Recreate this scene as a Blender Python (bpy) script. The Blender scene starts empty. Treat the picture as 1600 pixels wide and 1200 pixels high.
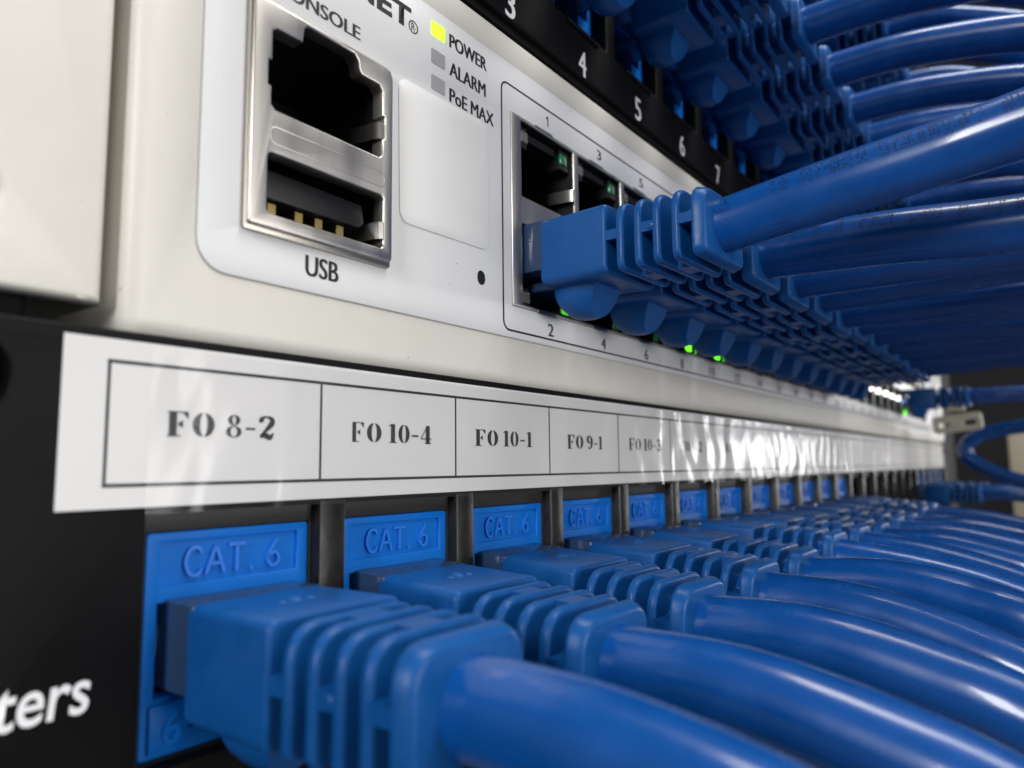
import bpy, bmesh, math, random
from mathutils import Vector, Matrix
random.seed(7)
S = 0.001                                     # everything below is written in millimetres
sc = bpy.context.scene
col = sc.collection

# ------------------------------------------------------------------ camera
cam_data = bpy.data.cameras.new('camera')
cam = bpy.data.objects.new('camera', cam_data); col.objects.link(cam)
Rv, Uv, Fv = (Vector((0.59449766, -0.80402479, -0.0108012)), Vector((-0.08307758, -0.07477748, 0.99373359)),
              Vector((0.79979413, 0.58987496, 0.11125148)))
Fv.normalize(); Rv = Fv.cross(Uv).normalized(); Uv = Rv.cross(Fv)
m = Matrix((Rv, Uv, -Fv)).transposed().to_4x4()
m.translation = Vector((-24.565, -53.036, -7.676)) * S
cam.matrix_world = m
cam_data.sensor_width = 36.0
cam_data.lens = 1160.0 / 1600.0 * 36.0
cam_data.clip_start = 0.002
cam_data.clip_end = 50
cam_data.dof.use_dof = True
cam_data.dof.focus_distance = 0.083
cam_data.dof.aperture_fstop = 31.0
sc.camera = cam

# ------------------------------------------------------------------ light of the server room
world = bpy.data.worlds.new('World'); sc.world = world; world.use_nodes = True
bg = world.node_tree.nodes['Background']
bg.inputs[0].default_value = (0.97, 0.98, 1.0, 1); bg.inputs[1].default_value = 0.115

def area(name, loc, target, sx, sy, power, colour=(1, 1, 1)):
    l = bpy.data.lights.new(name, 'AREA'); l.shape = 'RECTANGLE'; l.size = sx; l.size_y = sy
    l.energy = power; l.color = colour
    o = bpy.data.objects.new(name, l); col.objects.link(o)
    o.location = loc
    d = Vector(target) - Vector(loc)
    o.rotation_euler = d.to_track_quat('-Z', 'Y').to_euler()
    return o
area('ceiling_light', (0.30, -0.50, 1.20), (0.10, 0, 0.0), 0.32, 1.2, 15, (1.0, 0.985, 0.955))
area('front_light', (0.15, -1.30, 0.02), (0.08, 0, 0.0), 1.1, 0.7, 10.5, (1.0, 0.985, 0.96))
area('room_light', (-1.10, -0.26, 0.38), (0.05, -0.03, 0.0), 0.22, 0.50, 9, (0.98, 0.985, 1.0))
area('aisle_light', (1.45, -0.43, 0.14), (0.15, 0, 0.0), 0.15, 0.33, 1.6, (0.98, 0.99, 1.0))

vs = sc.view_settings
vs.view_transform = 'Standard'; vs.look = 'None'; vs.exposure = 0.24; vs.gamma = 1.0
vs.use_curve_mapping = False
sc.render.engine = 'CYCLES'
sc.cycles.max_bounces = 8; sc.cycles.transparent_max_bounces = 12
sc.cycles.use_denoising = True

# ------------------------------------------------------------------ materials
MATS = {}
def add_specks(mt, amount=0.55):
    nt = mt.node_tree; b = nt.nodes['Principled BSDF']
    lk = [l for l in nt.links if l.to_socket == b.inputs['Base Color']]
    tc = nt.nodes.new('ShaderNodeTexCoord'); n = nt.nodes.new('ShaderNodeTexNoise'); n.inputs['Scale'].default_value = 1300; n.inputs['Detail'].default_value = 1
    r = nt.nodes.new('ShaderNodeMapRange'); r.inputs[1].default_value = .775; r.inputs[2].default_value = .80; r.inputs[3].default_value = 0; r.inputs[4].default_value = amount
    mx = nt.nodes.new('ShaderNodeMix'); mx.data_type = 'RGBA'
    nt.links.new(tc.outputs['Object'], n.inputs['Vector']); nt.links.new(n.outputs[0], r.inputs[0]); nt.links.new(r.outputs[0], mx.inputs['Factor'])
    mx.inputs['B'].default_value = (.10, .09, .08, 1)
    if lk: nt.links.new(lk[0].from_socket, mx.inputs['A'])
    else: mx.inputs['A'].default_value = b.inputs['Base Color'].default_value
    nt.links.new(mx.outputs['Result'], b.inputs['Base Color'])
def mat(name, base, rough=0.5, metal=0.0, var=0.0, var_scale=300, bump=0.0, bump_scale=1500, bump_dist=0.0001,
        coat=0.0, coat_rough=0.1, emit=None, emit_s=0.0, ior=1.45, rough_var=0.0, stretch=None, trans=0.0, spec=0.5):
    if name in MATS: return MATS[name]
    mt = bpy.data.materials.new(name); mt.use_nodes = True
    nt = mt.node_tree; b = nt.nodes['Principled BSDF']
    b.inputs['Base Color'].default_value = (*base, 1); b.inputs['Roughness'].default_value = rough
    b.inputs['Metallic'].default_value = metal; b.inputs['IOR'].default_value = ior
    b.inputs['Coat Weight'].default_value = coat; b.inputs['Coat Roughness'].default_value = coat_rough
    b.inputs['Transmission Weight'].default_value = trans
    b.inputs['Specular IOR Level'].default_value = spec
    if emit:
        b.inputs['Emission Color'].default_value = (*emit, 1); b.inputs['Emission Strength'].default_value = emit_s
    tc = nt.nodes.new('ShaderNodeTexCoord')
    vec = tc.outputs['Object']
    if stretch:
        mp = nt.nodes.new('ShaderNodeMapping'); mp.inputs['Scale'].default_value = stretch
        nt.links.new(vec, mp.inputs[0]); vec = mp.outputs[0]
    if var > 0 or rough_var > 0:
        n = nt.nodes.new('ShaderNodeTexNoise'); n.inputs['Scale'].default_value = var_scale; n.inputs['Detail'].default_value = 5
        nt.links.new(vec, n.inputs['Vector'])
        if var > 0:
            mr = nt.nodes.new('ShaderNodeMapRange'); mr.inputs[1].default_value = 0.25; mr.inputs[2].default_value = 0.75
            mr.inputs[3].default_value = 1 - var; mr.inputs[4].default_value = 1 + var
            nt.links.new(n.outputs[0], mr.inputs[0])
            mx = nt.nodes.new('ShaderNodeVectorMath'); mx.operation = 'SCALE'
            mx.inputs[0].default_value = base
            nt.links.new(mr.outputs[0], mx.inputs['Scale'])
            nt.links.new(mx.outputs[0], b.inputs['Base Color'])
        if rough_var > 0:
            mr2 = nt.nodes.new('ShaderNodeMapRange'); mr2.inputs[1].default_value = 0.3; mr2.inputs[2].default_value = 0.7
            mr2.inputs[3].default_value = max(0.03, rough - rough_var); mr2.inputs[4].default_value = rough + rough_var
            nt.links.new(n.outputs[0], mr2.inputs[0]); nt.links.new(mr2.outputs[0], b.inputs['Roughness'])
    if bump > 0:
        n2 = nt.nodes.new('ShaderNodeTexNoise'); n2.inputs['Scale'].default_value = bump_scale; n2.inputs['Detail'].default_value = 3
        nt.links.new(vec, n2.inputs['Vector'])
        bp = nt.nodes.new('ShaderNodeBump'); bp.inputs['Strength'].default_value = bump; bp.inputs['Distance'].default_value = bump_dist
        nt.links.new(n2.outputs[0], bp.inputs['Height']); nt.links.new(bp.outputs[0], b.inputs['Normal'])
    MATS[name] = mt
    return mt

cream = mat('cream powder coat', (0.63, 0.607, 0.55), 0.42, var=0.02, bump=0.17, bump_scale=2100, bump_dist=0.00012)
overlay = mat('pale grey overlay film', (0.63, 0.63, 0.635), 0.38, var=0.012, var_scale=90, bump=0.06, bump_scale=2500)
add_specks(overlay); add_specks(cream, .4)
ink = mat('black printing ink', (0.012, 0.012, 0.014), 0.5)
black_metal = mat('black powder coat', (0.003, 0.003, 0.0035), 0.55, spec=0.13, var=0.15, bump=0.25, bump_scale=2600, bump_dist=0.00006)
black_gloss = mat('black plastic', (0.009, 0.0085, 0.008), 0.33, spec=0.35, var=0.2, var_scale=500, bump=0.2, bump_scale=1200, bump_dist=0.00008, rough_var=0.08)
cavity = mat('black port plastic', (0.004, 0.004, 0.0045), 0.5)
grey_plate = mat('dark grey plastic', (0.020, 0.019, 0.018), 0.45, spec=0.3, var=0.1)
steel = mat('nickel plated steel', (0.54, 0.515, 0.475), 0.36, metal=1.0, var=0.05, var_scale=260, rough_var=0.07, stretch=(1, 1, 0.15))
bright_steel = mat('bright spring steel', (0.80, 0.77, 0.72), 0.2, metal=1.0)
gold = mat('gold plated contact', (0.50, 0.37, 0.14), 0.35, metal=1.0, emit=None)
boot_blue = mat('blue boot plastic', (0.004, 0.070, 0.255), 0.38, spec=0.28, var=0.10, var_scale=420, bump=0.22, bump_scale=2300, bump_dist=0.00007, rough_var=0.09)
jacket_blue = mat('blue cable jacket', (0.002, 0.064, 0.275), 0.26, spec=0.5, coat=0.35, coat_rough=0.09, var=0.13, var_scale=240, bump=0.10, bump_scale=420, bump_dist=0.0001, rough_var=0.06)
key_blue = mat('bright blue jack plastic', (0.001, 0.128, 0.510), 0.42, spec=0.2, var=0.06, var_scale=350, bump=0.1, bump_scale=1500, bump_dist=0.00006)
plug_clear = mat('clear blue plug plastic', (0.08, 0.17, 0.38), 0.12, trans=0.75)
white_ink = mat('white printing ink', (0.78, 0.78, 0.80), 0.5)
paper = mat('white label paper', (0.64, 0.63, 0.62), 0.6, var=0.02, var_scale=120)
sticker_white = mat('glossy white sticker', (0.71, 0.705, 0.695), 0.35, var=0.01)
led_green = mat('lit green lamp', (0.1, 0.5, 0.02), 0.4, emit=(0.34, 1.0, 0.02), emit_s=2.1)
led_port = mat('lit port lamp', (0.02, 0.4, 0.01), 0.4, emit=(0.10, 1.0, 0.01), emit_s=3.0)
led_dark_green = mat('unlit green lamp', (0.010, 0.16, 0.065), 0.2, coat=0.6)
led_grey = mat('unlit grey lamp', (0.30, 0.30, 0.31), 0.35)
led_clear = mat('unlit clear lamp', (0.16, 0.155, 0.145), 0.2, coat=0.5)
beige = mat('beige plastic', (0.62, 0.58, 0.46), 0.5, var=0.06)
wall_beige = mat('beige wall paint', (0.40, 0.34, 0.26), 0.7, var=0.04, var_scale=5)

def tape_material():
    mt = bpy.data.materials.new('clear adhesive tape'); mt.use_nodes = True
    nt = mt.node_tree; nt.nodes.clear()
    out = nt.nodes.new('ShaderNodeOutputMaterial'); mix = nt.nodes.new('ShaderNodeMixShader')
    tr = nt.nodes.new('ShaderNodeBsdfTransparent'); gl = nt.nodes.new('ShaderNodeBsdfGlossy')
    tr.inputs[0].default_value = (0.995, 0.995, 0.995, 1)
    gl.inputs['Roughness'].default_value = 0.13
    tc = nt.nodes.new('ShaderNodeTexCoord'); mp = nt.nodes.new('ShaderNodeMapping')
    mp.inputs['Scale'].default_value = (1, 1, 0.55)
    nt.links.new(tc.outputs['Object'], mp.inputs[0])
    n = nt.nodes.new('ShaderNodeTexNoise'); n.inputs['Scale'].default_value = 75; n.inputs['Detail'].default_value = 2.2
    n.inputs['Distortion'].default_value = 1.2
    nt.links.new(mp.outputs[0], n.inputs['Vector'])
    bp = nt.nodes.new('ShaderNodeBump'); bp.inputs['Strength'].default_value = 0.45; bp.inputs['Distance'].default_value = 0.0007
    nt.links.new(n.outputs[0], bp.inputs['Height']); nt.links.new(bp.outputs[0], gl.inputs['Normal'])
    fr = nt.nodes.new('ShaderNodeFresnel'); fr.inputs[0].default_value = 1.48
    cl = nt.nodes.new('ShaderNodeMath'); cl.operation = 'MINIMUM'; cl.inputs[1].default_value = 0.13
    nt.links.new(fr.outputs[0], cl.inputs[0])
    nt.links.new(cl.outputs[0], mix.inputs[0]); nt.links.new(tr.outputs[0], mix.inputs[1]); nt.links.new(gl.outputs[0], mix.inputs[2])
    nt.links.new(mix.outputs[0], out.inputs[0])
    return mt
tape_mat = tape_material()

# ------------------------------------------------------------------ mesh helpers
def link(o, parent=None):
    col.objects.link(o)
    if parent: o.parent = parent
    return o
def empty(name, loc=(0, 0, 0), label=None, cat=None, group=None):
    o = bpy.data.objects.new(name, None); o.empty_display_size = 0.005
    o.location = Vector(loc) * S
    if label: o['label'] = label
    if cat: o['category'] = cat
    if group: o['group'] = group
    return link(o)
def tag(o, label, cat=None, group=None, kind=None):
    if label: o['label'] = label
    if cat: o['category'] = cat
    if group: o['group'] = group
    if kind: o['kind'] = kind
    return o
def obj(name, mesh, material, parent=None, loc=None):
    if material is not None:
        mesh.materials.clear(); mesh.materials.append(material)
    o = bpy.data.objects.new(name, mesh)
    if loc is not None: o.location = Vector(loc) * S
    return link(o, parent)
def obj_shared(name, mesh, parent=None, loc=None):
    o = bpy.data.objects.new(name, mesh)
    if loc is not None: o.location = Vector(loc) * S
    return link(o, parent)
def finish(bm, name='mesh', smooth=True, angle=35):
    for v in bm.verts: v.co *= S
    bmesh.ops.recalc_face_normals(bm, faces=bm.faces[:])
    me = bpy.data.meshes.new(name)
    if smooth:
        for f in bm.faces: f.smooth = True
        for e in bm.edges:
            if len(e.link_faces) == 2:
                e.smooth = e.calc_face_angle(0) < math.radians(angle)
    bm.to_mesh(me); bm.free()
    return me
def bm_box(bm, x0, x1, y0, y1, z0, z1, bev=0.0, seg=2):
    vs_ = [bm.verts.new((x, y, z)) for x in (x0, x1) for y in (y0, y1) for z in (z0, z1)]
    q = [(0, 1, 3, 2), (4, 6, 7, 5), (0, 4, 5, 1), (2, 3, 7, 6), (0, 2, 6, 4), (1, 5, 7, 3)]
    fs = [bm.faces.new([vs_[i] for i in f]) for f in q]
    if bev > 0:
        ed = list({e for f in fs for e in f.edges})
        bmesh.ops.bevel(bm, geom=ed, offset=bev, segments=seg, affect='EDGES', profile=0.5)
def box_mesh(x0, x1, y0, y1, z0, z1, bev=0.0, seg=2):
    bm = bmesh.new(); bm_box(bm, x0, x1, y0, y1, z0, z1, bev, seg)
    return finish(bm)
def bm_prism(bm, poly, y0, y1, bev=0.0, seg=2, scale1=1.0, cen=(0, 0)):
    """poly: (x, z) outline extruded from y0 to y1"""
    a = [bm.verts.new((x, y0, z)) for x, z in poly]
    b = [bm.verts.new((cen[0] + (x - cen[0]) * scale1, y1, cen[1] + (z - cen[1]) * scale1)) for x, z in poly]
    n = len(poly)
    f0 = bm.faces.new(a); f1 = bm.faces.new(b[::-1])
    for i in range(n): bm.faces.new((a[i], b[i], b[(i + 1) % n], a[(i + 1) % n]))
    if bev > 0:
        ed = list(f0.edges) + list(f1.edges)
        bmesh.ops.bevel(bm, geom=ed, offset=bev, segments=seg, affect='EDGES', profile=0.5)
def rrect(x0, x1, z0, z1, r, n=5):
    if not isinstance(r, (tuple, list)): r = (r,) * 4          # bl br tr tl
    pts = []
    for (cx, cz, a0, rr) in ((x0 + r[0], z0 + r[0], 180, r[0]), (x1 - r[1], z0 + r[1], 270, r[1]),
                             (x1 - r[2], z1 - r[2], 0, r[2]), (x0 + r[3], z1 - r[3], 90, r[3])):
        if rr <= 0: pts.append((cx, cz)); continue
        for k in range(n + 1):
            t = math.radians(a0 + 90 * k / n)
            pts.append((cx + rr * math.cos(t), cz + rr * math.sin(t)))
    return pts
def plate(outer, holes, y_front, thick, bev=0.0, res=1):
    """flat plate in the x-z plane with real holes, its front at y_front"""
    cu = bpy.data.curves.new('outline', 'CURVE'); cu.dimensions = '2D'; cu.fill_mode = 'BOTH'
    cu.extrude = thick / 2 - bev; cu.bevel_depth = bev; cu.bevel_resolution = res; cu.offset = -bev
    for poly in [outer] + list(holes):
        sp = cu.splines.new('POLY'); sp.points.add(len(poly) - 1); sp.use_cyclic_u = True
        for p, (x, z) in zip(sp.points, poly): p.co = (x, z, 0, 1)
    o = bpy.data.objects.new('outline', cu)
    me = bpy.data.meshes.new_from_object(o)
    bpy.data.objects.remove(o); bpy.data.curves.remove(cu)
    bm = bmesh.new(); bm.from_mesh(me); bpy.data.meshes.remove(me)
    bmesh.ops.remove_doubles(bm, verts=bm.verts[:], dist=1e-4)
    for v in bm.verts:
        x, y, z = v.co; v.co = (x, y_front + thick / 2 - z, y)
    return finish(bm, 'plate')
def text_mesh(s, x0, x1, z0, z1, y, bold=0.0, shear=0.0, fat=0.0):
    cu = bpy.data.curves.new('lettering', 'FONT'); cu.body = s; cu.size = 1.0; cu.shear = shear; cu.offset = bold; cu.extrude = 0.0
    cu.resolution_u = 4
    o = bpy.data.objects.new('lettering', cu); me = bpy.data.meshes.new_from_object(o)
    bpy.data.objects.remove(o); bpy.data.curves.remove(cu)
    xs = [v.co.x for v in me.vertices]; ys = [v.co.y for v in me.vertices]
    ax, bx_, ay, by = min(xs), max(xs), min(ys), max(ys)
    bm = bmesh.new(); bm.from_mesh(me); bpy.data.meshes.remove(me)
    for v in bm.verts:
        v.co = (x0 + (v.co.x - ax) / (bx_ - ax) * (x1 - x0), y, z0 + (v.co.y - ay) / (by - ay) * (z1 - z0))
    if fat > 0:
        base = bm.copy(); 
        for n_, d in enumerate((-fat, fat)):
            tmp = bpy.data.meshes.new('t'); b2 = base.copy()
            for v in b2.verts: v.co.x += d; v.co.y -= .003 * (n_ + 1)
            b2.to_mesh(tmp); b2.free(); bm.from_mesh(tmp); bpy.data.meshes.remove(tmp)
        base.free()
    return finish(bm, 'lettering', smooth=False)
def catmull(pts, n=8, closed=False):
    out = []
    P_ = [Vector(p) for p in pts]
    for i in range(len(P_) - 1):
        p0 = P_[i - 1] if i > 0 else P_[i] * 2 - P_[i + 1]
        p1, p2 = P_[i], P_[i + 1]
        p3 = P_[i + 2] if i + 2 < len(P_) else P_[i + 1] * 2 - P_[i]
        for k in range(n):
            t = k / n
            out.append(0.5 * ((2 * p1) + (p2 - p0) * t + (2 * p0 - 5 * p1 + 4 * p2 - p3) * t * t + (3 * p1 - p0 - 3 * p2 + p3) * t ** 3))
    out.append(P_[-1])
    return out
def ribbon(bm, pts, widths, y, y_back=None, smooth=6):
    """a stroke with a varying width lying in the x-z plane at depth y; with y_back it is a raised bar"""
    p3 = [Vector((p[0], p[1], w)) for p, w in zip(pts, widths)]
    c = catmull(p3, smooth) if smooth > 1 and len(p3) > 2 else p3
    L, R_ = [], []
    for i, p in enumerate(c):
        a = c[max(0, i - 1)]; b = c[min(len(c) - 1, i + 1)]
        d = Vector((b.x - a.x, b.y - a.y)); d.normalize()
        nx, nz = -d.y, d.x; w = max(p.z, 0.01) / 2
        L.append((p.x + nx * w, p.y + nz * w)); R_.append((p.x - nx * w, p.y - nz * w))
    vl = [bm.verts.new((x, y, z)) for x, z in L]; vr = [bm.verts.new((x, y, z)) for x, z in R_]
    for i in range(len(c) - 1): bm.faces.new((vl[i], vl[i + 1], vr[i + 1], vr[i]))
    if y_back is not None:
        bl = [bm.verts.new((x, y_back, z)) for x, z in L]; br = [bm.verts.new((x, y_back, z)) for x, z in R_]
        for i in range(len(c) - 1):
            bm.faces.new((vl[i], bl[i], bl[i + 1], vl[i + 1])); bm.faces.new((vr[i], vr[i + 1], br[i + 1], br[i]))
        bm.faces.new((vl[0], vr[0], br[0], bl[0])); bm.faces.new((vl[-1], bl[-1], br[-1], vr[-1]))
def bm_poly(bm, pts, y):
    bm.faces.new([bm.verts.new((x, y, z)) for x, z in pts])
def tube_mesh(path, r, seg=18, wob=0.0, seed=0):
    rnd = random.Random(seed)
    bm = bmesh.new(); rings = []
    up = Vector((0, 0, 1)); prev = None
    ph = [rnd.uniform(0, 6.28) for _ in range(4)]
    for i, p in enumerate(path):
        a = path[max(0, i - 1)]; b = path[min(len(path) - 1, i + 1)]
        t = (b - a).normalized()
        if prev is None: n = (up - t * up.dot(t)).normalized()
        else: n = (prev - t * prev.dot(t)).normalized()
        prev = n; bb = t.cross(n)
        ring = []
        for k in range(seg):
            an = 2 * math.pi * k / seg
            rr = r * (1 + wob * math.sin(2 * an + i * 0.23 + ph[0]) + 0.6 * wob * math.sin(3 * an - i * 0.17 + ph[1]))
            ring.append(bm.verts.new(p + (n * math.cos(an) + bb * math.sin(an)) * rr))
        rings.append(ring)
    for a, b in zip(rings, rings[1:]):
        for k in range(seg): bm.faces.new((a[k], a[(k + 1) % seg], b[(k + 1) % seg], b[k]))
    bm.faces.new(rings[0][::-1]); bm.faces.new(rings[-1])
    return finish(bm, 'tube', angle=60)

# ------------------------------------------------------------------ the network switch
X0, X1 = 0.9, 443.5            # chassis ends
ZB, ZT = 1.9, 47.9             # chassis bottom and top
PITCH = 13.97
COL1 = 55.85
COLS = [COL1 + PITCH * i for i in range(12)] + [COL1 + PITCH * 11 + 20.7 + PITCH * j for j in range(12)]
BANKS = [(COLS[0] - 8.5, COLS[11] + 8.3), (COLS[12] - 8.5, COLS[23] + 8.3)]
BZ0, BZ1 = 12.0, 37.1

switch = empty('network_switch', (0, 0, 0), 'cream rack switch with console, usb and two rows of numbered ports', 'network switch')
bm = bmesh.new(); bm_box(bm, X0, X1, 0, 160, ZB, ZT, 1.6, 5)
chassis = obj('chassis', finish(bm), cream, switch)
cut_holes = [(9.9, 26.5, 12.2, 32.9)] + [(a, b, BZ0, BZ1) for a, b in BANKS]
for (a, b, z0, z1) in cut_holes:
    cm = box_mesh(a + .2, b - .2, -5, 14, z0 + .2, z1 - .2)
    co = obj('cutter', cm, cream)
    md = chassis.modifiers.new('hole', 'BOOLEAN'); md.operation = 'DIFFERENCE'; md.object = co; md.solver = 'EXACT'
dg = bpy.context.evaluated_depsgraph_get(); dg.update()
me2 = bpy.data.meshes.new_from_object(chassis.evaluated_get(dg))
chassis.modifiers.clear(); chassis.data = me2
for o in [o for o in col.objects if o.name.startswith('cutter')]: bpy.data.objects.remove(o)

YO = -0.14                                   # front of the overlay film
ov = plate(rrect(6.1, 438.0, 8.0, 43.4, 2.6, 6),
           [rrect(9.9, 26.5, 12.2, 33.0, .3, 2)] + [rrect(a, b, BZ0, BZ1, .2, 2) for a, b in BANKS], YO, 0.14, 0.03)
obj('front_overlay', ov, overlay, switch)
obj('overlay_edge', plate(rrect(6.0, 438.1, 7.9, 43.5, 2.7, 6), [rrect(6.14, 437.96, 8.04, 43.36, 2.56, 6)], -0.05, 0.05), mat('grey film edge', (0.34, 0.33, 0.31), 0.6), switch)

# rack ears, bent round the ends of the chassis
def ear(sign, xe):
    o_ = [(xe, 4.2), (xe + sign * 20, 4.2), (xe + sign * 20, 45.5), (xe, 45.5)]
    xc = xe + sign * 10.6
    bm = bmesh.new()
    hole = lambda zc: rrect(xc - 3.5, xc + 3.5, zc - 1.9, zc + 1.9, 1.88, 6)
    holes = [hole(10.4), hole(39.5)]
    me = plate([(xe + sign * .5, 4.2), (xe + sign * 20, 4.2), (xe + sign * 20, 45.5), (xe + sign * .5, 45.5)] if sign > 0 else
               [(xe - 20, 4.2), (xe - .5, 4.2), (xe - .5, 45.5), (xe - 20, 45.5)], holes, 0.9, 2.0, 0.5, 3)
    e = obj('mounting_ear', me, cream, switch)
    bm = bmesh.new()
    # the bend and the flange along the side
    prof = []
    R2 = 2.2
    for k in range(8):
        t = math.radians(90 * k / 7)
        prof.append((xe - sign * (-0.9) + sign * (-0.4) - sign * R2 * 0 + sign * (-R2 * math.sin(t)) + sign * R2 * 0.75, 0.92 + R2 * (1 - math.cos(t))))
    inner = []
    a = [bm.verts.new((x, y, 4.3)) for x, y in prof] ; b = [bm.verts.new((x, y, 45.4)) for x, y in prof]
    a.append(bm.verts.new((prof[-1][0], 40, 4.3))); b.append(bm.verts.new((prof[-1][0], 40, 45.4)))
    for i in range(len(a) - 1): bm.faces.new((a[i], a[i + 1], b[i + 1], b[i]))
    obj('flange', finish(bm), cream, e)
ear(-1, 0.2); ear(1, 444.6)

# console and usb block
BX0, BX1, BZa, BZb = 10.1, 26.25, 12.5, 32.7
rj = [(11.95, 23.0), (24.85, 22.9), (24.85, 29.9), (24.4, 30.45), (21.9, 30.45), (21.6, 31.9), (21.2, 32.3), (15.5, 32.3), (15.2, 31.9), (15.1, 30.4), (12.0, 30.4)]
rj = [(11.95, 23.4), (12.35, 23.0), (24.45, 22.9), (24.85, 23.3), (24.85, 25.0), (25.2, 25.05), (25.2, 27.3), (24.85, 27.35), (24.85, 29.9), (24.4, 30.45), (22.1, 30.45), (21.75, 30.8), (21.6, 31.7), (21.1, 32.2), (15.6, 32.2),
      (15.25, 31.8), (15.1, 30.45), (12.4, 30.4), (11.95, 30.0), (11.95, 27.4), (11.6, 27.3), (11.6, 25.1), (11.95, 25.0)]
us = rrect(11.75, 25.05, 13.75, 19.1, 0.5, 4)
con = obj('console_block', plate(rrect(BX0, BX1, BZa, BZb, (.3, .6, 1.2, .3), 4), [rj, us], -0.95, 1.6, 0.16, 2), steel, switch)
tag(con, 'metal block with the console socket above the usb socket')
bm = bmesh.new()
def bm_well(bm, x0, x1, z0, z1, y0, y1):
    v = [bm.verts.new(p) for p in ((x0, y0, z0), (x1, y0, z0), (x1, y0, z1), (x0, y0, z1), (x0, y1, z0), (x1, y1, z0), (x1, y1, z1), (x0, y1, z1))]
    for f in ((0, 1, 5, 4), (1, 2, 6, 5), (2, 3, 7, 6), (3, 0, 4, 7), (4, 5, 6, 7)): bm.faces.new([v[i] for i in f])
bm_well(bm, 11.5, 25.3, 22.6, 32.35, 0.66, 13.4)
obj('console_socket', finish(bm, smooth=False), cavity, con)
bm = bmesh.new(); bm_well(bm, 11.4, 25.4, 13.4, 19.4, 0.66, 13.4)
usb = obj('usb_socket', finish(bm, smooth=False), cavity, con)
tongue_mat = mat('black usb tongue', (0.008, 0.0085, 0.010), 0.4, spec=0.3)
bm = bmesh.new(); bm_prism(bm, [(12.2, 15.75), (23.4, 15.75), (24.0, 16.3), (23.7, 18.1), (13.0, 18.3), (12.2, 18.0)], 0.7, 10, .15)
obj('usb_tongue', finish(bm), tongue_mat, con)
for k, x in enumerate((13.8, 16.7, 18.95, 21.5)):
    obj('usb_contact', box_mesh(x - .45, x + .45, 1.3, 6, 14.6, 15.6, .05, 1), gold, con)
def spring(x, z0, z1, parent, sx=1):
    bm = bmesh.new()
    prof = [(0.0, -0.30), (-0.35, -0.42), (-0.75, -0.2), (-0.95, 0.4), (-1.0, 1.4), (-1.7, 5.0)]
    a = [bm.verts.new((x + sx * px, py - .55, z0)) for px, py in prof]; b = [bm.verts.new((x + sx * px, py - .55, z1)) for px, py in prof]
    c = [bm.verts.new((x + sx * px + .12, py - .5 + .1, z0)) for px, py in prof]; d = [bm.verts.new((x + sx * px + .12, py - .5 + .1, z1)) for px, py in prof]
    n = len(prof)
    for i in range(n - 1):
        bm.faces.new((a[i], a[i + 1], b[i + 1], b[i])); bm.faces.new((c[i], d[i], d[i + 1], c[i + 1]))
        bm.faces.new((a[i], c[i], c[i + 1], a[i + 1])); bm.faces.new((b[i], b[i + 1], d[i + 1], d[i]))
    bm.faces.new((a[0], b[0], d[0], c[0])); bm.faces.new((a[-1], c[-1], d[-1], b[-1]))
    return obj('spring_contact', finish(bm), bright_steel, parent)
spring(25.15, 24.9, 26.6, con); spring(25.35, 14.7, 16.4, con)
obj('rib_line', plate(rrect(11.9, 25.2, 19.9, 21.5, .6, 5), [rrect(12.02, 25.08, 20.02, 21.38, .5, 5)], -0.98, .05, .01), steel, con)
# turned-back flange round the block
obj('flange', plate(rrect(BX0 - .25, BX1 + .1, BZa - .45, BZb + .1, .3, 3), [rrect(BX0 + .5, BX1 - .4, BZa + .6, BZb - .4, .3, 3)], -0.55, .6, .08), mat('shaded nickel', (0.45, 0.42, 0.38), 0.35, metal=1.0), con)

# printed lettering
def lettering(name, s, x0, x1, z0, z1, y=YO - 0.025, m_=ink, parent=switch, **k):
    return obj(name, text_mesh(s, x0, x1, z0, z1, y, **k), m_, parent)
lettering('lettering', 'CONSOLE', 12.5, 22.4, 34.4, 35.8, fat=.07)
lettering('lettering', 'NET', 21.0, 29.6, 39.0, 41.5, bold=0.035)
lettering('lettering', 'USB', 16.45, 20.1, 9.45, 11.35, fat=.07)
lettering('lettering', 'POWER', 35.85, 42.55, 40.1, 41.75, fat=.07)
lettering('lettering', 'ALARM', 35.85, 42.35, 36.75, 38.4, fat=.07)
lettering('lettering', 'PoE MAX', 35.85, 43.9, 33.55, 35.2, fat=.07)
lettering('lettering', 'R', 29.62, 30.2, 39.15, 40.0)
obj('lettering', plate(rrect(29.2, 30.65, 38.85, 40.3, .72, 6), [rrect(29.33, 30.52, 38.98, 40.17, .59, 6)], YO - .03, .02), ink, switch)
for z, mt, l in ((41.0, led_green, 'lit green power lamp'), (37.75, led_grey, 'unlit grey alarm lamp'), (34.7, led_grey, 'unlit grey power-limit lamp')):
    tag(obj('status_lamp', plate(rrect(32.75, 35.0, z - .85, z + .85, .15, 2), [], YO - .06, .06), mt, switch), l)
hole = plate(rrect(40.65, 42.05, 13.4, 15.1, .69, 8), [], YO - .02, .02)
obj('reset_hole', hole, cavity, switch)
st = obj('sticker', plate(rrect(28.3, 43.1, 17.0, 32.6, 1.3, 6), [], YO - .1, .1, .03), sticker_white, switch)
tag(st, 'blank white square sticker with rounded corners')
st.rotation_euler = (0, math.radians(-1.0), 0)
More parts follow.
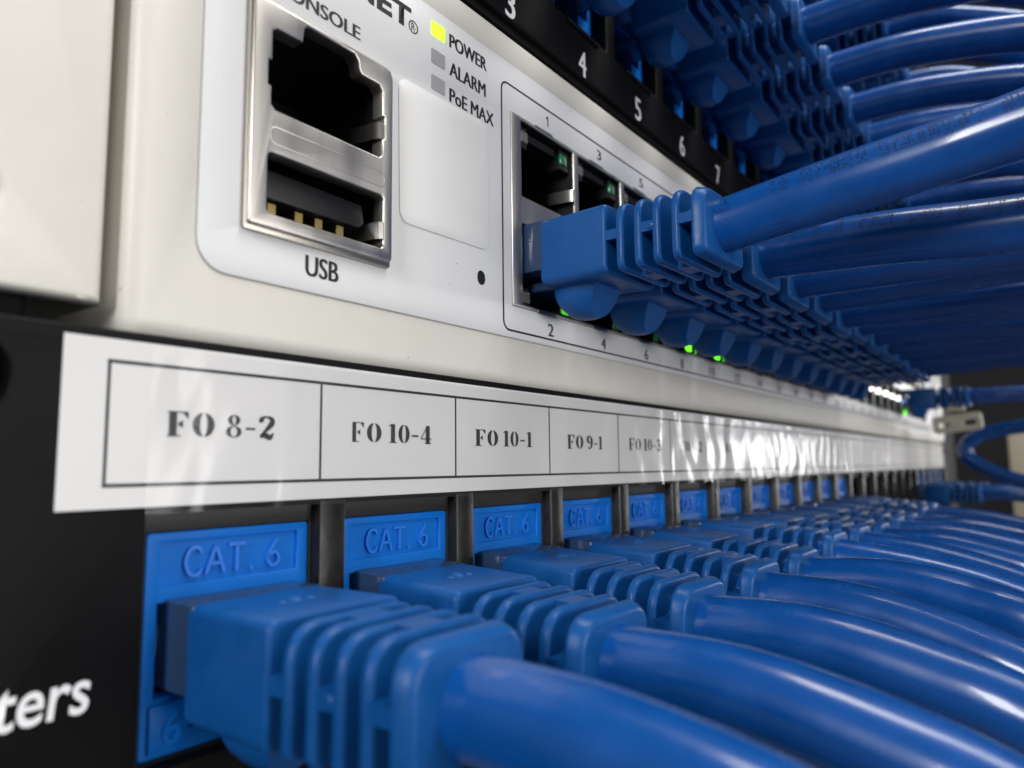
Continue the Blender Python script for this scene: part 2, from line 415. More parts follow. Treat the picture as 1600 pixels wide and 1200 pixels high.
for i, xc in enumerate(COLS):
    for row, (z0, z1) in enumerate(((38.1, 39.6), (9.3, 10.95))):
        n = 2 * i + 1 + row; s = str(n); w = .62 if len(s) == 1 else 1.3
        if s == '1': w = .34
        if n == 1:
            bm = bmesh.new(); yy = YO - .025
            ribbon(bm, [(xc + .12, z0), (xc + .12, z1)], [.2, .2], yy, None, 1); ribbon(bm, [(xc + .06, z1 - .08), (xc - .32, z1 - .48)], [.16, .16], yy - .003, None, 1)
            obj('port_number', finish(bm, smooth=False), ink, switch)
            continue
        lettering('port_number', s, xc - w, xc + w, z0, z1, fat=.045)
for (a, b) in BANKS:
    bx0, bx1 = a - 1.9, b + 1.0
    obj('port_outline', plate(rrect(bx0, bx1, 8.75, 40.6, 1.3, 6), [rrect(bx0 + .26, bx1 - .26, 9.0, 40.36, 1.05, 6)], YO - .03, .025), ink, switch)

# the two port banks
well_top = bmesh.new(); bm_well(well_top, -6.35, 6.35, 26.5, 36.6, 0.12, 13.2); well_top = finish(well_top, smooth=False); well_top.materials.append(cavity)
well_bot = bmesh.new(); bm_well(well_bot, -6.35, 6.35, 12.5, 23.0, 0.12, 13.2); well_bot = finish(well_bot, smooth=False); well_bot.materials.append(cavity)
shelf_mesh = bmesh.new()
bm_box(shelf_mesh, -6.3, -3.9, .5, 6, 33.6, 36.5, .1, 1); bm_box(shelf_mesh, 3.9, 6.3, .5, 6, 33.6, 36.5, .1, 1); bm_box(shelf_mesh, -3.85, 3.85, 1.2, 6, 35.4, 36.5, .1, 1)
shelf_mesh = finish(shelf_mesh); shelf_mesh.materials.append(cavity)
shelf_low = bmesh.new()
bm_box(shelf_low, -6.3, -3.9, .5, 6, 12.55, 15.0, .1, 1); bm_box(shelf_low, 3.9, 6.3, .5, 6, 12.55, 15.0, .1, 1)
shelf_low = finish(shelf_low); shelf_low.materials.append(cavity)
lamp_mesh = box_mesh(-.85, .85, -.15, .5, -.75, .75, .18, 2)
def lamp_variants():
    d = {}
    for k, mt in (('green', led_dark_green), ('clear', led_clear), ('lit', led_port), ('dim', mat('faint green lamp', (0.02, 0.3, 0.02), 0.4, emit=(0.12, 1.0, 0.02), emit_s=0.5))):
        mm = lamp_mesh.copy(); mm.materials.clear(); mm.materials.append(mt); d[k] = mm
    return d
LAMP = lamp_variants()
spring_proto = None
LIT = {(0, 1, 1), (3, 1, 1), (4, 1, 1), (19, 1, 1), (19, 1, -1), (20, 1, -1)}
for bi, (a, b) in enumerate(BANKS):
    cols = COLS[bi * 12:bi * 12 + 12]
    holes = []
    for xc in cols:
        holes.append(rrect(xc - 6.35, xc + 6.35, 26.5, 36.6, .25, 2)); holes.append(rrect(xc - 6.35, xc + 6.35, 12.5, 23.0, .25, 2))
    bank = obj('port_bank', plate(rrect(a + .05, b - .05, BZ0 + .05, BZ1 - .05, .15, 2), holes, -0.3, .42, .1, 1), steel, switch)
    for ci, xc in enumerate(cols):
        gi = bi * 12 + ci
        obj_shared('port_socket', well_top, bank, (xc, 0, 0)); obj_shared('port_socket', well_bot, bank, (xc, 0, 0))
        obj_shared('lamp_housing', shelf_mesh, bank, (xc, 0, 0)); obj_shared('lamp_housing', shelf_low, bank, (xc, 0, 0))
        for row, zl in ((0, 35.1), (1, 13.75)):
            for side in (-1, 1):
                k = 'dim' if gi == 0 and row == 1 and side > 0 else 'lit' if (gi, row, side) in LIT else ('green' if side > 0 else 'clear')
                lo = obj_shared('port_lamp', LAMP[k], bank, (xc + side * 4.75, 0.45, zl))
        for zz in ((29.2, 30.9), (18.2, 19.9)):
            if spring_proto is None:
                spring_proto = spring(6.3, 0, 1.7, bank).data
                sp_ = [o for o in bank.children if o.name.startswith('spring_contact')][0]; sp_.location = Vector((xc, 0.25, zz[0])) * S
            else:
                obj_shared('spring_contact', spring_proto, bank, (xc, 0.25, zz[0]))
        # little shield tabs along the top and the bottom of the frame
        for zz in ((BZ1 - .28, BZ1 + .12), (BZ0 - .12, BZ0 + .28)):
            obj('shield_tab', box_mesh(xc - 3.2, xc + 1.0, -.36, .2, zz[0], zz[1], .05, 1), steel, bank)

# ------------------------------------------------------------------ lower patch panel
LP = 18.4
KX = lambda k: 11.16 + LP * (k - 1)             # centre of the k-th jack, k = 1..24
panel = empty('patch_bay', (0, 0, -40), 'black patch panel below the switch, with the white label strip on it', 'patch panel')
PZ = 40
def on_panel(name, me, mt, **k):
    o = obj(name, me, mt, panel); o.location = (0, 0, PZ * S); return o
bay0, bay1 = -11.6 + 0.9, -28.6
holes = [rrect(-14.0, -5.9, -4.2, .9, 2.5, 6), rrect(-14.0, -5.9, -37.5, -32.5, 2.5, 6), rrect(447, 455, -4.2, .9, 2.5, 6), rrect(447, 455, -37.5, -32.5, 2.5, 6)]
bays = [(KX(k) - 8.0, KX(k) + 7.48) for k in range(1, 25)]
xs0, xs1 = bays[0][0], bays[-1][1]
face = plate(rrect(-20.5, 463, -41.6, 2.3, .8, 3), holes + [rrect(xs0, xs1, bay1, bay0, .05, 1)], 0, 2.0, .25, 2)
on_panel('face_plate', face, black_metal)
div_mesh = None
for k in range(0, 23):
    xa, xb = bays[k][1], bays[k + 1][0]
    dm = box_mesh(xa, xb, -0.05, 4.5, bay1 - .4, bay0 + .4, .22, 2)
    on_panel('divider', dm, black_gloss)
# recessed back plate with an opening behind every jack
holes = [rrect(KX(k) - 7.3, KX(k) + 7.3, -28.45, -12.2, .1, 1) for k in range(1, 25)]
on_panel('back_plate', plate(rrect(xs0 - .3, xs1 + .3, bay1 - .4, bay0 + .6, .1, 1), holes, 1.25, 1.5, .1, 1), grey_plate)
on_panel('backing', box_mesh(xs0 - 2, xs1 + 2, 16, 17, -41, 1), cavity)
on_panel('lettering', text_mesh('ters', -5.75, -0.15, -23.45, -20.9, -0.03, bold=0.012, shear=0.12), white_ink)
on_panel('top_lip', box_mesh(-20.5, 463, .2, 22, 1.2, 2.2, .2, 1), black_metal)

# ------------------------------------------------------------------ paper label strip under clear tape
strip = empty('label_strip', (0, 0, -5), 'white paper label strip under clear tape with FO port names', 'label strip')
def on_strip(name, me, mt):
    o = obj(name, me, mt, strip); o.location = (0, 0, 5 * S); return o
ZC0, ZC1 = -8.65, 0.0
SX1 = 24 * LP
def wavy(x):                              # the paper does not lie quite flat
    return -0.10 - 0.05 * math.sin(x * 0.11) - 0.04 * math.sin(x * 0.043 + 1)
bm = bmesh.new(); prev = None
N = 240
xa, xb = -3.0, SX1 + 2.2
for i in range(N + 1):
    x = xa + (xb - xa) * i / N
    zt, zb = 1.58, -10.25
    q = [bm.verts.new((x, wavy(x), zt)), bm.verts.new((x, wavy(x), zb)), bm.verts.new((x, wavy(x) + .08, zb)), bm.verts.new((x, wavy(x) + .08, zt))]
    if prev:
        for k in range(4): bm.faces.new((prev[k], q[k], q[(k + 1) % 4], prev[(k + 1) % 4]))
    else: bm.faces.new(q)
    prev = q
bm.faces.new(prev[::-1])
on_strip('paper', finish(bm), paper)
def ink_bar(bm, x0, x1, z0, z1):
    n = max(1, int((x1 - x0) / 4))
    for i in range(n):
        a = x0 + (x1 - x0) * i / n; b = x0 + (x1 - x0) * (i + 1) / n
        bm.faces.new([bm.verts.new(p) for p in ((a, wavy(a) - .02, z0), (b, wavy(b) - .02, z0), (b, wavy(b) - .02, z1), (a, wavy(a) - .02, z1))])
LW = .13
bm = bmesh.new(); ink_bar(bm, -LW, SX1 + LW, ZC1 - LW, ZC1 + LW); ink_bar(bm, -LW, SX1 + LW, ZC0 - LW, ZC0 + LW)
on_strip('frame_line', finish(bm, smooth=False), ink)
for k in range(25):
    bm = bmesh.new(); x = k * LP; ink_bar(bm, x - LW * .9, x + LW * .9, ZC0 + LW, ZC1 - LW)
    on_strip('cell_line', finish(bm, smooth=False), ink)
# stencil-like fat-face letters: (strokes as points with widths) in a box one high
def g_F(B, K):
    K([(.17, .03), (.17, .97)], [.22, .22]); K([(0, .02), (.40, .02)], [.05, .05]); K([(0, .98), (.62, .98)], [.05, .05])
    B([(.62, 1), (.62, .70), (.46, .955)]); B([(.30, .50), (.46, .66), (.46, .34)])
    return .66
def g_O(B, K, w=.68):
    for s in (-1, 1):
        o_ = []; i_ = []
        for k in range(13):
            t = math.radians(-80 + 160 * k / 12)
            o_.append((w / 2 + s * w / 2 * math.cos(t), .5 + .5 * math.sin(t))); i_.append((w / 2 + s * (w * .17) * math.cos(t), .5 + .47 * math.sin(t)))
        for k in range(12): B([o_[k], o_[k + 1], i_[k + 1], i_[k]])
    return w
def g_0(B, K): return g_O(B, K, .56)
def g_1(B, K):
    K([(.20, .0), (.20, 1)], [.2, .2]); K([(.02, .025), (.38, .025)], [.05, .05]); K([(.0, .86), (.14, .98)], [.05, .08]); return .38
def g_2(B, K):
    K([(.10, .72), (.08, .84), (.24, .97), (.44, .88), (.46, .70), (.30, .44), (.06, .12)], [.16, .16, .06, .15, .2, .14, .05])
    K([(.04, .09), (.22, .14), (.40, .06), (.52, .26)], [.1, .17, .17, .04]); return .56
def g_3(B, K):
    K([(.08, .80), (.22, .97), (.42, .86), (.42, .66), (.22, .53)], [.15, .06, .17, .17, .05])
    K([(.22, .52), (.45, .40), (.45, .16), (.24, .03), (.07, .18)], [.05, .17, .2, .06, .15]); return .54
def g_4(B, K):
    K([(.38, 0), (.38, 1)], [.2, .2]); K([(.36, .97), (.02, .30)], [.06, .05]); K([(.02, .27), (.58, .27)], [.06, .06]); K([(.22, .02), (.54, .02)], [.05, .05]); return .58
def g_6(B, K):
    K([(.44, .86), (.30, .97), (.12, .74), (.10, .30), (.28, .03), (.45, .18), (.45, .40), (.28, .55), (.14, .42)], [.1, .05, .16, .2, .05, .18, .18, .05, .05]); return .54
def g_8(B, K):
    for zc, rz, rx in ((.76, .225, .21), (.26, .255, .26)):
        for s in (-1, 1):
            o_ = []; i_ = []
            for k in range(9):
                t = math.radians(-90 + 180 * k / 8)
                o_.append((.28 + s * rx * math.cos(t), zc + rz * math.sin(t))); i_.append((.28 + s * (rx - .15) * math.cos(t), zc + (rz - .035) * math.sin(t)))
            for k in range(8): B([o_[k], o_[k + 1], i_[k + 1], i_[k]])
    return .56
def g_9(B, K):
    K([(.10, .14), (.24, .03), (.42, .26), (.44, .70), (.26, .97), (.09, .82), (.09, .60), (.26, .45), (.40, .58)], [.1, .05, .16, .2, .05, .18, .18, .05, .05]); return .54
def g_d(B, K): B([(.03, .36), (.36, .36), (.36, .46), (.03, .46)]); return .40
GL = {'F': g_F, 'O': g_O, '0': g_0, '1': g_1, '2': g_2, '3': g_3, '4': g_4, '6': g_6, '8': g_8, '9': g_9, '-': g_d}
def label_text(s, xc, zc, h, width):
    bm = bmesh.new(); parts = []; x = 0
    rec = []
    for ch in s:
        if ch == ' ': x += .26; continue
        def B(p, x=x): rec.append(('b', [(x + a, b) for a, b in p]))
        def K(p, w, x=x): rec.append(('k', [(x + a, b) for a, b in p], w))
        x += GL[ch](B, K) + .09
    sx = width / (x - .09)
    for r in rec:
        pts = [(xc - width / 2 + a * sx, zc - h / 2 + b * h) for a, b in r[1]]
        y = wavy(xc) - .03
        if r[0] == 'b': bm_poly(bm, pts, y)
        else: ribbon(bm, pts, [w * (sx if len(pts) > 2 or abs(pts[0][0] - pts[1][0]) < .2 else h) for w in r[2]], y)
    return finish(bm, 'lettering', smooth=False)
NAMES = ['FO 8-2', 'FO 10-4', 'FO 10-1', 'FO 9-1', 'FO 10-3', 'FO 6-2', 'FO 8-1', 'FO 9-2']
for k, s in enumerate(NAMES):
    w = 9.3 if len(s) == 6 else 11.1
    on_strip('port_name', label_text(s, LP * (k + .485), -4.2 - .06 * min(k, 3), 1.85, w), ink)
# clear tape over the paper, wrinkled and a little taller than the paper
rnd = random.Random(3)
bm = bmesh.new(); grid = []
NX, NZ = 420, 14
for i in range(NX + 1):
    x = 2.9 + (xb + 1.5 - 2.9) * i / NX
    row = []
    for j in range(NZ + 1):
        z = -10.75 + 12.1 * j / NZ
        y = wavy(x) - .10 - .035 * (1 + math.sin(x * .9 + 1.3 * math.sin(z * .6 + x * .13))) * (0.35 + 0.65 * min(1, max(0, (x - 55) / 50)))
        row.append(bm.verts.new((x, y, z)))
    grid.append(row)
for i in range(NX):
    for j in range(NZ): bm.faces.new((grid[i][j], grid[i + 1][j], grid[i + 1][j + 1], grid[i][j + 1]))
on_strip('clear_tape', finish(bm, angle=80), tape_mat)

# ------------------------------------------------------------------ upper patch panel
UP = 17.97
UX = lambda k: 12.0 + UP * (k - 1)
U1 = 44.45
def upper_panel(dz, label, nums):
    upper = empty('patch_bay', (0, 0, 49.6 + dz), label, 'patch panel')
    def on_upper(name, me, mt):
        o = obj(name, me, mt, upper); o.location = (0, 0, -49.6 * S); return o
    ub0, ub1 = 57.2, 74.6
    ubx = [(UX(k) - 7.55, UX(k) + 7.55) for k in range(1, 25)]
    holes = [rrect(a, b, ub0, ub1, .3, 2) for a, b in ubx] + [rrect(-14, -6, 55, 60, 2.4, 6), rrect(-14, -6, 84, 89, 2.4, 6), rrect(447, 455, 55, 60, 2.4, 6)]
    on_upper('face_plate', plate(rrect(-20.5, 463, 49.5, 93.5, .6, 3), holes, 0, 2.2, .3, 2), black_metal)
    on_upper('bottom_lip', box_mesh(-20, 462.5, .8, 24, 48.4, 49.7, .3, 2), black_metal)
    on_upper('backing', box_mesh(-5, 450, 15, 16, 50, 93), cavity)
    for k in range(1, 25):
        on_upper('ledge', box_mesh(UX(k) - 4.6, UX(k) + 4.6, -0.55, .3, 56.2, 56.75, .15, 1), black_gloss)
    for k in nums:
        s = str(k); w = 1.0 if k < 10 else 2.1
        if k == 1: w = .3
        on_upper('port_number', text_mesh(s, UX(k) - .1 - w, UX(k) - .1 + w, 49.75, 53.7, -0.03, fat=.09), white_ink)
upper_panel(0, 'black patch panel right above the switch with white printed numbers', range(1, 13))
upper_panel(U1, 'topmost black patch panel, mostly behind the hanging blue cables', [])
bp_ = obj('blanking_plate', plate(rrect(-20.5, 463, 138.6, 226, .6, 3), [rrect(-14, -6, 143, 148, 2.4, 6), rrect(447, 455, 143, 148, 2.4, 6)], .3, 2, .3, 2), black_metal)
tag(bp_, 'black blanking plate above the topmost patch panel, behind the cables', 'blanking plate')

# ------------------------------------------------------------------ keystone jacks
def stroke_text(bm, items, y, yb, w):
    for pts in items: ribbon(bm, pts, [w] * len(pts), y, yb, 6 if len(pts) > 2 else 1)
def cat6_strokes(x0, z0, sx, sz):
    C = [(.82, .80), (.62, .98), (.30, .92), (.12, .5), (.30, .08), (.62, .02), (.82, .2)]
    A1 = [(0, 0), (.42, 1)]; A2 = [(.42, 1), (.84, 0)]; A3 = [(.17, .36), (.67, .36)]
    T1 = [(0, .98), (.8, .98)]; T2 = [(.4, .98), (.4, 0)]
    D = [(.1, .03), (.22, .03)]
    S6 = [(.60, 1.02), (.40, .80), (.20, .48), (.14, .24), (.34, .02), (.62, .08), (.70, .30), (.52, .52), (.26, .44), (.15, .28)]
    out = []
    adv = 0
    for st, a in (([C], 1.02), ([A1, A2, A3], 1.02), ([T1, T2], .95), ([D], .85), ([S6], .9)):
        for p in st: out.append([(x0 + (adv + a_) * sx, z0 + b_ * sz) for a_, b_ in p])
        adv += a
    return out
# local frame of a jack: x from its centre, z = 0 on its upper edge, y = 0 on its face
JO = [(-6.25, -5.15), (6.25, -5.15), (6.25, -11.9), (3.4, -11.9), (3.4, -14.6), (-3.4, -14.6), (-3.4, -11.9), (-6.25, -11.9)][::-1]
j_face = plate(rrect(-7.23, 7.23, -16.1, 0, .3, 3), [JO, rrect(-6.1, 6.1, -3.95, -.75, .1, 1)], 0, 1.6, .12, 2)
bm = bmesh.new(); bm_box(bm, -6.2, 6.2, .32, 1.3, -4.05, -.65)
j_inset = finish(bm)
bm = bmesh.new(); stroke_text(bm, cat6_strokes(-4.35, -3.45, 1.9, 2.15), .02, .5, .25); j_text = finish(bm, smooth=False)
bm = bmesh.new(); bm_box(bm, -6.7, -3.8, -.4, .3, -15.7, -12.3, .12, 2)
stroke_text(bm, [[(-4.75, -13.0), (-5.25, -13.5), (-5.65, -14.3), (-5.3, -14.95), (-4.75, -14.85), (-4.6, -14.3), (-5.0, -13.95), (-5.5, -14.25)]], -.62, 0, .3)
j_mark = finish(bm)
bm = bmesh.new(); bm_well(bm, -6.35, 6.35, -14.8, -5.0, 1.55, 13.5); j_well = finish(bm, smooth=False)
bm = bmesh.new(); bm_box(bm, -7.15, 7.15, 1.55, 12, -15.95, -14.9, .1, 1); bm_box(bm, -7.15, -6.5, 1.55, 12, -14.85, -.15, .1, 1); bm_box(bm, 6.5, 7.15, 1.55, 12, -14.85, -.15, .1, 1)
j_body = finish(bm)
for me, mt in ((j_face, key_blue), (j_inset, key_blue), (j_text, mat('highlit blue lettering', (0.014, 0.16, 0.64), 0.3)), (j_mark, key_blue), (j_well, cavity), (j_body, key_blue)):  # letters are jack plastic; their slight highlights are painted in as lighter blue
    me.materials.append(mt)
def jack(loc, label, group, full=True):
    r = empty('keystone_jack', loc, label, 'keystone jack', group)
    f = obj_shared('face', j_face, r); obj_shared('socket', j_well, r); obj_shared('body', j_body, r)
    if full:
        p_ = obj_shared('name_plate', j_inset, r); obj_shared('raised_lettering', j_text, p_); obj_shared('raised_mark', j_mark, r)
    return r
WORD = ['zero', 'one', 'two', 'three', 'four', 'five', 'six', 'seven', 'eight']
ORD = ['zeroth', 'first', 'second', 'third', 'fourth', 'fifth', 'sixth', 'seventh', 'eighth', 'ninth', 'tenth', 'eleventh', 'twelfth', 'thirteenth',
       'fourteenth', 'fifteenth', 'sixteenth', 'seventeenth', 'eighteenth', 'nineteenth', 'twentieth', 'twenty-first', 'twenty-second', 'twenty-third', 'twenty-fourth']
LOW = list(range(1, 13)); LOWFAR = [20, 21, 22, 23, 24]
for k in LOW:
    lab = ('bright blue CAT 6 keystone jack right below the label %s' % NAMES[k - 1]) if k <= 5 else ('bright blue CAT 6 keystone jack, %s from the left in the lower panel' % ORD[k])
    jack((KX(k), 1.3, -12.25), lab, 'jacks in the lower panel')
for n, k in enumerate(LOWFAR):
    jack((KX(k), 1.3, -12.25), 'blue keystone jack far along the lower panel, %s past the empty bays' % ORD[n + 1], 'jacks in the lower panel', False)
USED_UP = list(range(3, 25))
for k in USED_UP:
    lab = ('blue keystone jack above the white printed number %s' % WORD[k]) if 3 <= k <= 7 else ('blue keystone jack, %s from the left in the upper panel' % ORD[k])
    jack((UX(k), 2.6, 74.2), lab, 'jacks in the upper panel', False)

USED_TOP = list(range(9, 23))
for n, k in enumerate(USED_TOP):
    jack((UX(k), 1.5, 74.2 + U1), 'blue keystone jack, %s from the left of those in the topmost panel' % ORD[n + 1], 'jacks in the topmost panel', False)
# ------------------------------------------------------------------ patch cables: plug, ribbed boot, jacket
# local frame: y = 0 is the port face, the cable leaves towards -y
def body_poly(s=1.0, dz=0.0, rt=2.4, rb=1.0):
    return [(x * s, z * s + dz) for x, z in rrect(-6.0, 6.0, -3.75, 4.65, (rb, rb, rt, rt), 4)]
Y0, YB = -2.9, -12.4
GAP, RIB = 1.32, 0.98
rib_y = []
y = YB
for i in range(5):
    y -= GAP; t = RIB if i < 4 else 1.5
    rib_y.append((y - t, y)); y -= t
YEND = y
bm = bmesh.new()
# the front block: lower edge rises towards the port
front = [(x, z if z > 0 else max(z, -3.3)) for x, z in body_poly(.985, 0.0)]
a = body_poly(1.0)
bm_prism(bm, body_poly(1.0, 0, .8, .9), YB, Y0, .35, 3, .985, (0, .6))
core = rrect(-2.7, 2.7, -1.8, 2.2, 1.2, 3)
bm_prism(bm, core, YEND + .4, YB + .4)
for i in range(5):
    g1 = YB if i == 0 else rib_y[i - 1][0]
    g0 = rib_y[i][1]
    if i % 2 == 0:                                  # webs at the sides
        for s in (-1, 1):
            xa_, xb_ = (2.4, 5.85) if s > 0 else (-5.85, -2.4)
            bm_box(bm, xa_, xb_, g0 - .3, g1 + .3, .1, 1.25)
    else:                                           # webs above and below
        bm_box(bm, -1.5, 1.5, g0 - .3, g1 + .3, 2.0, 4.5); bm_box(bm, -1.5, 1.5, g0 - .3, g1 + .3, -3.6, -1.5)
boot_mesh = finish(bm, angle=40)
# moulded mark on the top of the block
def rib_mesh(i):
    bm = bmesh.new(); t = rib_y[i][1] - rib_y[i][0]
    s = 1.0 - .006 * i
    if i < 4: bm_prism(bm, body_poly(s), rib_y[i][0], rib_y[i][1], .38, 3)
    else: bm_prism(bm, body_poly(s), rib_y[i][1], rib_y[i][0], .4, 3, .90, (0, .6))
    return finish(bm, angle=50)
ribs = [rib_mesh(i) for i in range(5)]
bm = bmesh.new(); 
for (xx, yy, rr) in ((0, -7.2, .55), (-1.3, -7.5, .35), (1.3, -7.5, .35)):
    bmesh.ops.create_uvsphere(bm, u_segments=10, v_segments=6, radius=rr, matrix=Matrix.Translation((xx, yy, 4.6)) @ Matrix.Diagonal((1.2, 1.5, .5, 1)))
for sx in (-1, 1):
    bmesh.ops.create_uvsphere(bm, u_segments=10, v_segments=6, radius=.55, matrix=Matrix.Translation((sx * 5.8, rib_y[2][1] + .2, .7)) @ Matrix.Diagonal((.5, 1, 1, 1)))
mark_mesh = finish(bm)
# rounded hood over the latch, its rear lower edge cut off on the slant
def hood():
    bm = bmesh.new(); rings = []
    #       y at the bottom, half width, lowest z, slant
    secs = [(-2.9, 2.9, -5.6, 0), (-3.2, 3.3, -6.5, 0), (-4.0, 3.6, -7.2, .04), (-5.2, 3.65, -7.55, .12), (-6.4, 3.4, -7.6, .26), (-7.5, 3.0, -7.45, .42)]
    for (y, w, zl, sh) in secs:
        ring = []
        for k in range(21):
            t = math.radians(180 + 180 * k / 20)
            z = -3.6 + (zl + 3.6) * abs(math.sin(t)) ** .85
            ring.append(bm.verts.new((w * math.cos(t), y - sh * (z - zl), z)))
        for x in (w * .85, -w * .85):
            ring.append(bm.verts.new((x, y - sh * (-2.6 - zl), -2.6)))
        rings.append(ring)
    for a, b in zip(rings, rings[1:]):
        for k in range(len(a)): bm.faces.new((a[k], a[(k + 1) % len(a)], b[(k + 1) % len(a)], b[k]))
    bm.faces.new(rings[0]); bm.faces.new(rings[-1][::-1])
    return finish(bm, angle=24)
hood_mesh = hood()
bm = bmesh.new()
bm_box(bm, -5.8, 5.8, -3.4, 6.5, -1.75, 4.6, .2, 2)
plug_mesh = finish(bm)
bm = bmesh.new(); bm_box(bm, -3.0, 3.0, -4.6, 5.5, -3.6, -2.4, .15, 1); latch_mesh = finish(bm)
for me in [boot_mesh, mark_mesh, hood_mesh] + ribs: me.materials.append(boot_blue)
plug_mesh.materials.append(plug_clear); latch_mesh.materials.append(plug_clear)
CABLE_R = 3.15
def patch_cable(origin, path, label, group, seed, exit_z=.7, yaw=0.0, tilt=0.0):
    """origin: port face point (mm); path: jacket points relative to it"""
    r = empty('patch_cable', origin, label, 'patch cable', group)
    obj_shared('plug', plug_mesh, r)
    l = obj_shared('latch', latch_mesh, r)
    b = obj_shared('boot', boot_mesh, r)
    for me in ribs: obj_shared('rib', me, b)
    obj_shared('latch_hood', hood_mesh, b); obj_shared('moulded_mark', mark_mesh, b)
    r.rotation_euler = (math.radians(tilt), 0, math.radians(yaw))
    pts = catmull([(0, -20, exit_z), (0, YEND + .2, exit_z)] + path, 14)
    obj('jacket', tube_mesh(pts, CABLE_R, 22, .007, seed), jacket_blue, r)
    return r, pts
rnd = random.Random(11)
ZLOW, ZSW, ZUP = -21.8, 18.3, 65.6
for k in LOW:
    j = rnd.uniform(-1, 1); q = rnd.uniform(-1, 1)
    path = [(.3 * j, -34, -.7 + .4 * q), (1.2 * j, -43, -2.6 + .8 * q), (2.4 * j, -50.5, -5.4 + 1.2 * q), (1 + 3 * j, -64, -12 + q), (3 + 2 * j, -82, -25 + q), (5 + 2 * j, -96, -45), (6 + 2 * j, -103, -75), (6 + 2 * j, -106, -120)]
    tilt = .6 if k == 1 else 3.6 + rnd.uniform(-1.3, 1.3)          # the leads pull their plugs down a little
    drop = 0.0 if k == 1 else 1.0
    path = [(x_, y_, z_ - .2 - drop * min(1, (-y_ - 20) / 14) * max(0.25, min(1, (60 + y_) / 20)) - y_ * math.tan(math.radians(tilt))) for x_, y_, z_ in path]
    lab = ('blue patch cable plugged in below the label %s' % NAMES[k - 1]) if k <= 5 else ('blue patch cable, %s from the left in the lower panel' % ORD[k])
    patch_cable((KX(k), 1.0, ZLOW), path, lab, 'patch cables in the lower panel', 100 + k, .1, rnd.uniform(-.7, .7), tilt)
for n, k in enumerate((20, 22)):
    path = [(0, -34, .6), (1, -46, -1 + n), (3, -62, -4), (8, -85, -14), (12, -100, -40), (13, -105, -90)]
    patch_cable((KX(k), 1.0, ZLOW), path, ['blue patch cable at the far end of the lower panel, nearest past the empty bays', 'farthest blue patch cable of the lower panel'][n], 'patch cables in the lower panel', 130 + n)
for i in range(12):
    j = rnd.uniform(-1, 1); q = rnd.uniform(-1, 1)
    if i == 0: path = [(.4, -36, 2.3), (1.2, -45, 3.6), (2.0, -53, 4.9), (3, -72, 8.0), (6, -100, 10), (20, -140, 6), (45, -185, -10)]
    else: path = [(.3 * j, -38, .8 + .5 * q), (1.1 * j, -52, .9 + 1.5 * q), (1 + 1 * j, -72, .5 + q), (6 + j, -100, -2 + q), (20 + j, -140, -8), (45 + j, -185, -25)]
    r, pts = patch_cable((COLS[i], 0, ZSW), path, 'blue patch cable in the switch, over the foreground, nearest of its row' if i == 0 else 'blue patch cable, %s from the left in the switch' % ORD[i + 1], 'patch cables in the switch', 200 + i, .7, -2.2 if i == 0 else rnd.uniform(-.8, .8), 0 if i < 2 else rnd.uniform(-.9, .9))
    if i in (0, 1):                                  # dot-matrix print running along the jacket
        bm = bmesh.new(); rr = random.Random(40 + i)
        ang0 = -66 if i == 0 else -60
        seglen = 0; run = 0
        for a_, b_ in zip(pts[14:], pts[15:]):
            t = (b_ - a_).normalized(); up = Vector((0, 0, 1)); n_ = (up - t * up.dot(t)).normalized(); bb = t.cross(n_)
            L = (b_ - a_).length; s_ = 0
            while s_ < L:
                run += .30; s_ += .30
                cell = int(run / 1.5); rc = random.Random(cell * 7 + i)
                if rc.random() < .22 or (run % 1.5) > 1.15: continue
                for row in range(5):
                    if random.Random(int(run / .3) * 31 + row * 17 + i).random() < .45: continue
                    th = math.radians(ang0 + (row - 2) * 7)
                    rad = CABLE_R * 1.014
                    c0 = a_ + t * s_ + (n_ * math.cos(th) - bb * math.sin(th) * (1)) * rad
                    u_ = (-n_ * math.sin(th) - bb * math.cos(th)) * .085; w_ = t * .085
                    nn = (n_ * math.cos(th) - bb * math.sin(th)) * .006
                    bm.faces.new([bm.verts.new(c0 + nn + p) for p in (u_ + w_, u_ - w_, -u_ - w_, -u_ + w_)])
            if a_.y < -80: break
        pm = finish(bm, smooth=False)
        po = obj('printed_marking', pm, mat('faded cable print', (0.004, 0.012, 0.05), 0.5), r)
for k in USED_UP:
    j = rnd.uniform(-1, 1); q = rnd.uniform(-1, 1)
    if k > 8: q *= 3.2
    path = [(.1 * j, -34, .3 + .3 * q), (.4 * j, -42, -.8 + .6 * q), (j, -54, -3.3 + .9 * q), (1 + j, -72, -8.5 + q), (5 + j, -100, -16 + q), (18 + j, -140, -22), (40 + j, -185, -32)]
    lab = ('blue patch cable in the upper panel above the white number %s' % WORD[k]) if 3 <= k <= 7 else ('blue patch cable, %s from the left in the upper panel' % ORD[k])
    patch_cable((UX(k), .85, ZUP), path, lab, 'patch cables in the upper panel', 300 + k, .7, rnd.uniform(-.8, .8), rnd.uniform(-.8, .8))
for n, k in enumerate(USED_TOP):
    j = rnd.uniform(-1, 1); q = rnd.uniform(-1, 1)
    path = [(.2 * j, -34, -.5 + q), (.6 * j, -44, -5 + 1.5 * q), (j, -56, -12 + 3 * q), (2 + j, -72, -20 + 3 * q), (6 + j, -100, -30 + q), (20 + j, -140, -40), (42 + j, -185, -48)]
    patch_cable((UX(k), .85, ZUP + U1), path, 'blue patch cable, %s from the left of those in the topmost panel' % ORD[n + 1], 'patch cables in the topmost panel', 400 + k)
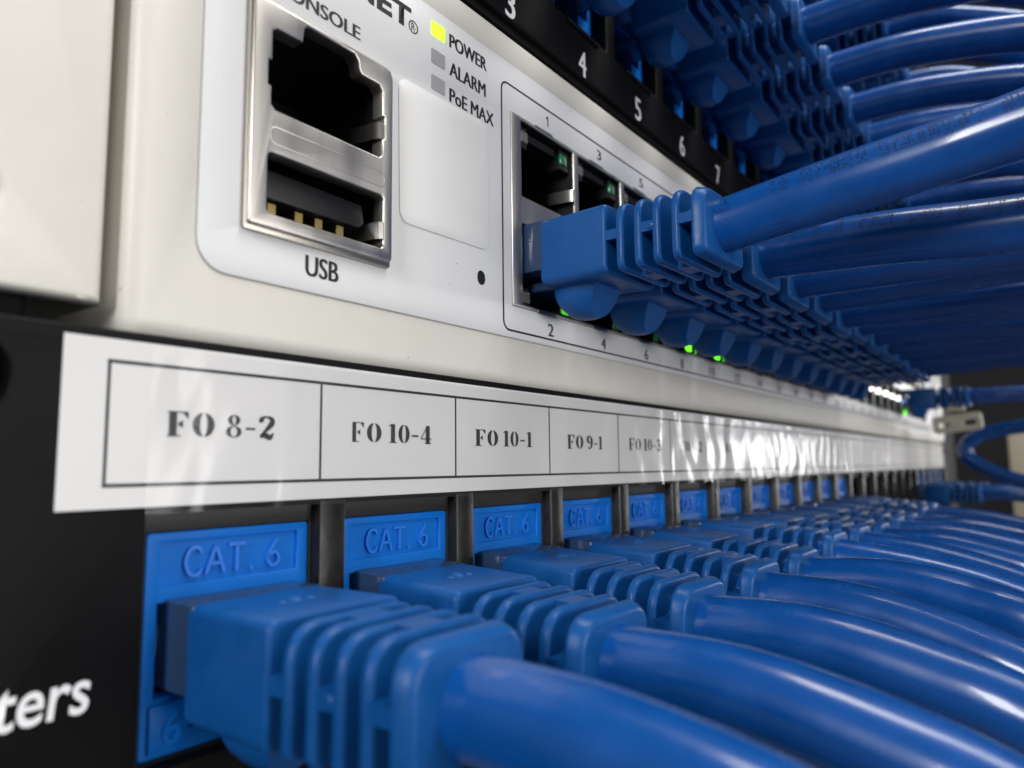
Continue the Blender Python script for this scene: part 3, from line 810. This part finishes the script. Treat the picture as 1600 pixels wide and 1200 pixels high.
# far plug on the switch whose cable comes back in a slack loop
path = [(0, -36, .6), (2, -60, 1), (8, -85, 0), (22, -100, -3), (40, -96, -7), (52, -70, -8), (57, -45, -9.5), (58.5, -31, -11.2), (59, -22, -13.6), (59, -16.5, -18), (59, -16.5, -23.0), (59, -22, -28.0), (59, -31, -32.5), (60, -47, -38), (62, -70, -46), (64, -100, -62), (64, -110, -100)]
r, pts = patch_cable((COLS[19], 0, ZSW), path, 'blue patch cable at the far end of the switch, with a slack loop', 'patch cables in the switch', 260)
# beige clip on that cable
clip = empty('cable_clip', (COLS[19] + 2, -19, 8.0), 'beige plastic clip with slots hanging under the farthest switch cable', 'cable clip')
bm = bmesh.new()
cm = plate(rrect(-9, 9, -3.2, 4, 1.6, 5), [rrect(-7, -2.5, -1, 1, .9, 4), rrect(2.5, 7, -1, 1, .9, 4)], -1.2, 2.4, .4, 2)
o = obj('slotted_plate', cm, beige, clip); o.rotation_euler = (0, math.radians(6), math.radians(84))
bm = bmesh.new(); bm_prism(bm, [(3.7 * math.cos(t * .2618), 8.8 + 3.7 * math.sin(t * .2618)) for t in range(24)], -3, 3, .2, 1)
o = obj('band', finish(bm), beige, clip)

# ------------------------------------------------------------------ rack and what shows past its end
def structure(name, me, mt):
    o = obj(name, me, mt); o['kind'] = 'structure'; return o
rp = obj('rack_post', box_mesh(446, 486, 3.0, 45, -160, 200, .8, 2), black_metal); tag(rp, 'black steel rack post behind the far end of the switch', 'rack post')
rp = obj('rack_post', box_mesh(-44, -4, 3.0, 45, -160, 200, .8, 2), black_metal); tag(rp, 'black steel rack post behind the near end of the switch', 'rack post')
cb = obj('server_cabinet', box_mesh(520, 800, 30, 400, -700, 500, 3, 2), mat('matt black cabinet', (0.006, 0.006, 0.007), 0.8)); tag(cb, 'black cabinet standing past the far end of the rack', 'cabinet')
structure('wall', box_mesh(1700, 1720, -900, 2500, -1200, 1500), mat('dark grey wall', (0.015, 0.015, 0.017), 0.9))
structure('floor', box_mesh(-2000, 2500, -3000, 2500, -1220, -1200), mat('grey floor', (0.22, 0.22, 0.22), 0.5))
dr = obj('storage_box', box_mesh(1150, 1400, -70, 5, -90, 40, 4, 2), wall_beige); tag(dr, 'blurred beige box in the background seen through the cable loop', 'box')
